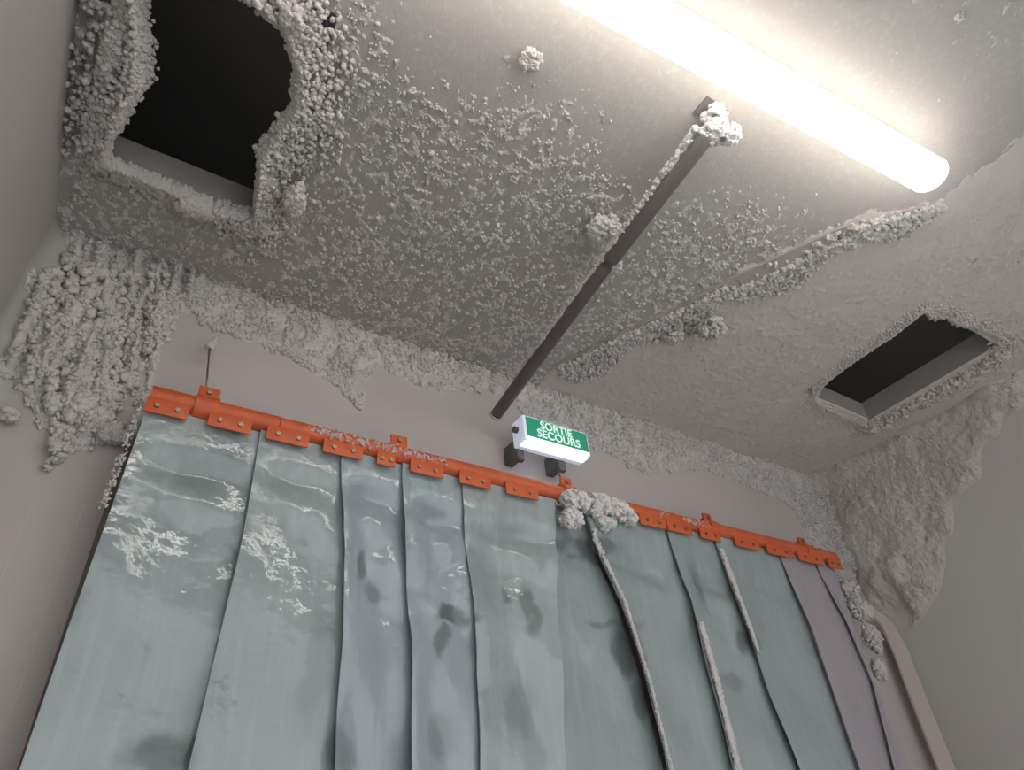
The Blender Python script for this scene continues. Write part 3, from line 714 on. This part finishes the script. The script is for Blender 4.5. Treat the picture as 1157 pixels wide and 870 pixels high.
def text(s_, x, z, size, wid, par, n):
    cu_ = bpy.data.curves.new('t', 'FONT'); cu_.body = s_; cu_.size = size; cu_.align_x = 'CENTER'; cu_.align_y = 'CENTER'; cu_.extrude = .0004; cu_.offset = .0006
    o_ = bpy.data.objects.new('t', cu_); C.objects.link(o_)
    dg = bpy.context.evaluated_depsgraph_get(); me = bpy.data.meshes.new_from_object(o_.evaluated_get(dg)); bpy.data.objects.remove(o_)
    xs_ = [v.co.x for v in me.vertices]; k = wid / (max(xs_) - min(xs_))
    me.transform(Matrix.Diagonal((k, 1, 1, 1))); me.transform(Matrix.Rotation(math.pi / 2, 4, 'X')); me.transform(Matrix.Translation(Vector((x, yF - .0024, z)) - Vector(t.location)))
    me.materials.append(M_letter); q = bpy.data.objects.new(n, me); C.objects.link(q); q.parent = par; return q
text('SORTIE', mx_ - .004, ZG + hgt * .73, hgt * .58, (x1 - x0) * S * .52, gp, 'lettering')
text('SECOURS', mx_ + .002, ZG + hgt * .27, hgt * .58, (x1 - x0) * S * .70, gp, 'lettering')
M_brack = mat('brown_bracket', (.075, .058, .055), .5, .4)
for px in (583, 640):
    xx = wu(px, 524 if px < 600 else 540, SD + .03)[0] * S + (.030 if px < 600 else .006)
    zb_ = wu(px, 530 if px < 600 else 544, YB - .02)[2] * S + CZ
    mb = MB(); mb.box((xx - .011, yK - .004, zb_ + .006), (xx + .011, yK + .012, Z1 - .035), bev=.002); mb.box((xx - .013, yK + .008, zb_ + .018), (xx + .013, YB * S, Z1 - .045), bev=.002)
    mb.build('mounting_bracket', M_brack, t, auto=40)
mb = MB(); mb.tube([(X0 - .012, yF + .03, Z1 - .035), (X0 + .002, yF + .03, Z1 - .035)], .009, 16); mb.build('cable_gland', M_dark, t, auto=40)
# cable from the sign's bracket down to the rail
p0 = np.array((wu(640, 535, SD + .03)[0] * S + .008, YB * S - .03, Z0 - .02)); p1 = np.array((rx(642), y + .006, zr + RR + .02))
mb = MB(); mb.tube([p0 + (p1 - p0) * k / 6 + np.array((.004 * math.sin(k), 0, 0)) for k in range(7)], .002, 8)
mb.build('cable', M_dark, t)

# ---------------------------------------------------------------- thin cold mist filling the room
HAZE = .13
mv = bpy.data.materials.new('mist'); mv.use_nodes = True; nt = mv.node_tree; nt.nodes.clear()
vo = nt.nodes.new('ShaderNodeVolumeScatter'); vo.inputs['Density'].default_value = HAZE; vo.inputs['Anisotropy'].default_value = .88; vo.inputs['Color'].default_value = (1, 1, 1, 1)
ou = nt.nodes.new('ShaderNodeOutputMaterial'); nt.links.new(vo.outputs[0], ou.inputs['Volume'])
mb = MB(); mb.box(W((XL + .003, YF + .01, ZF + .003)), W((XR - .003, YB - .003, .9985)))
tag(mb.build('cold_mist', mv, smooth=False), 'thin cold mist filling the room under the ceiling', 'mist', kind='stuff')
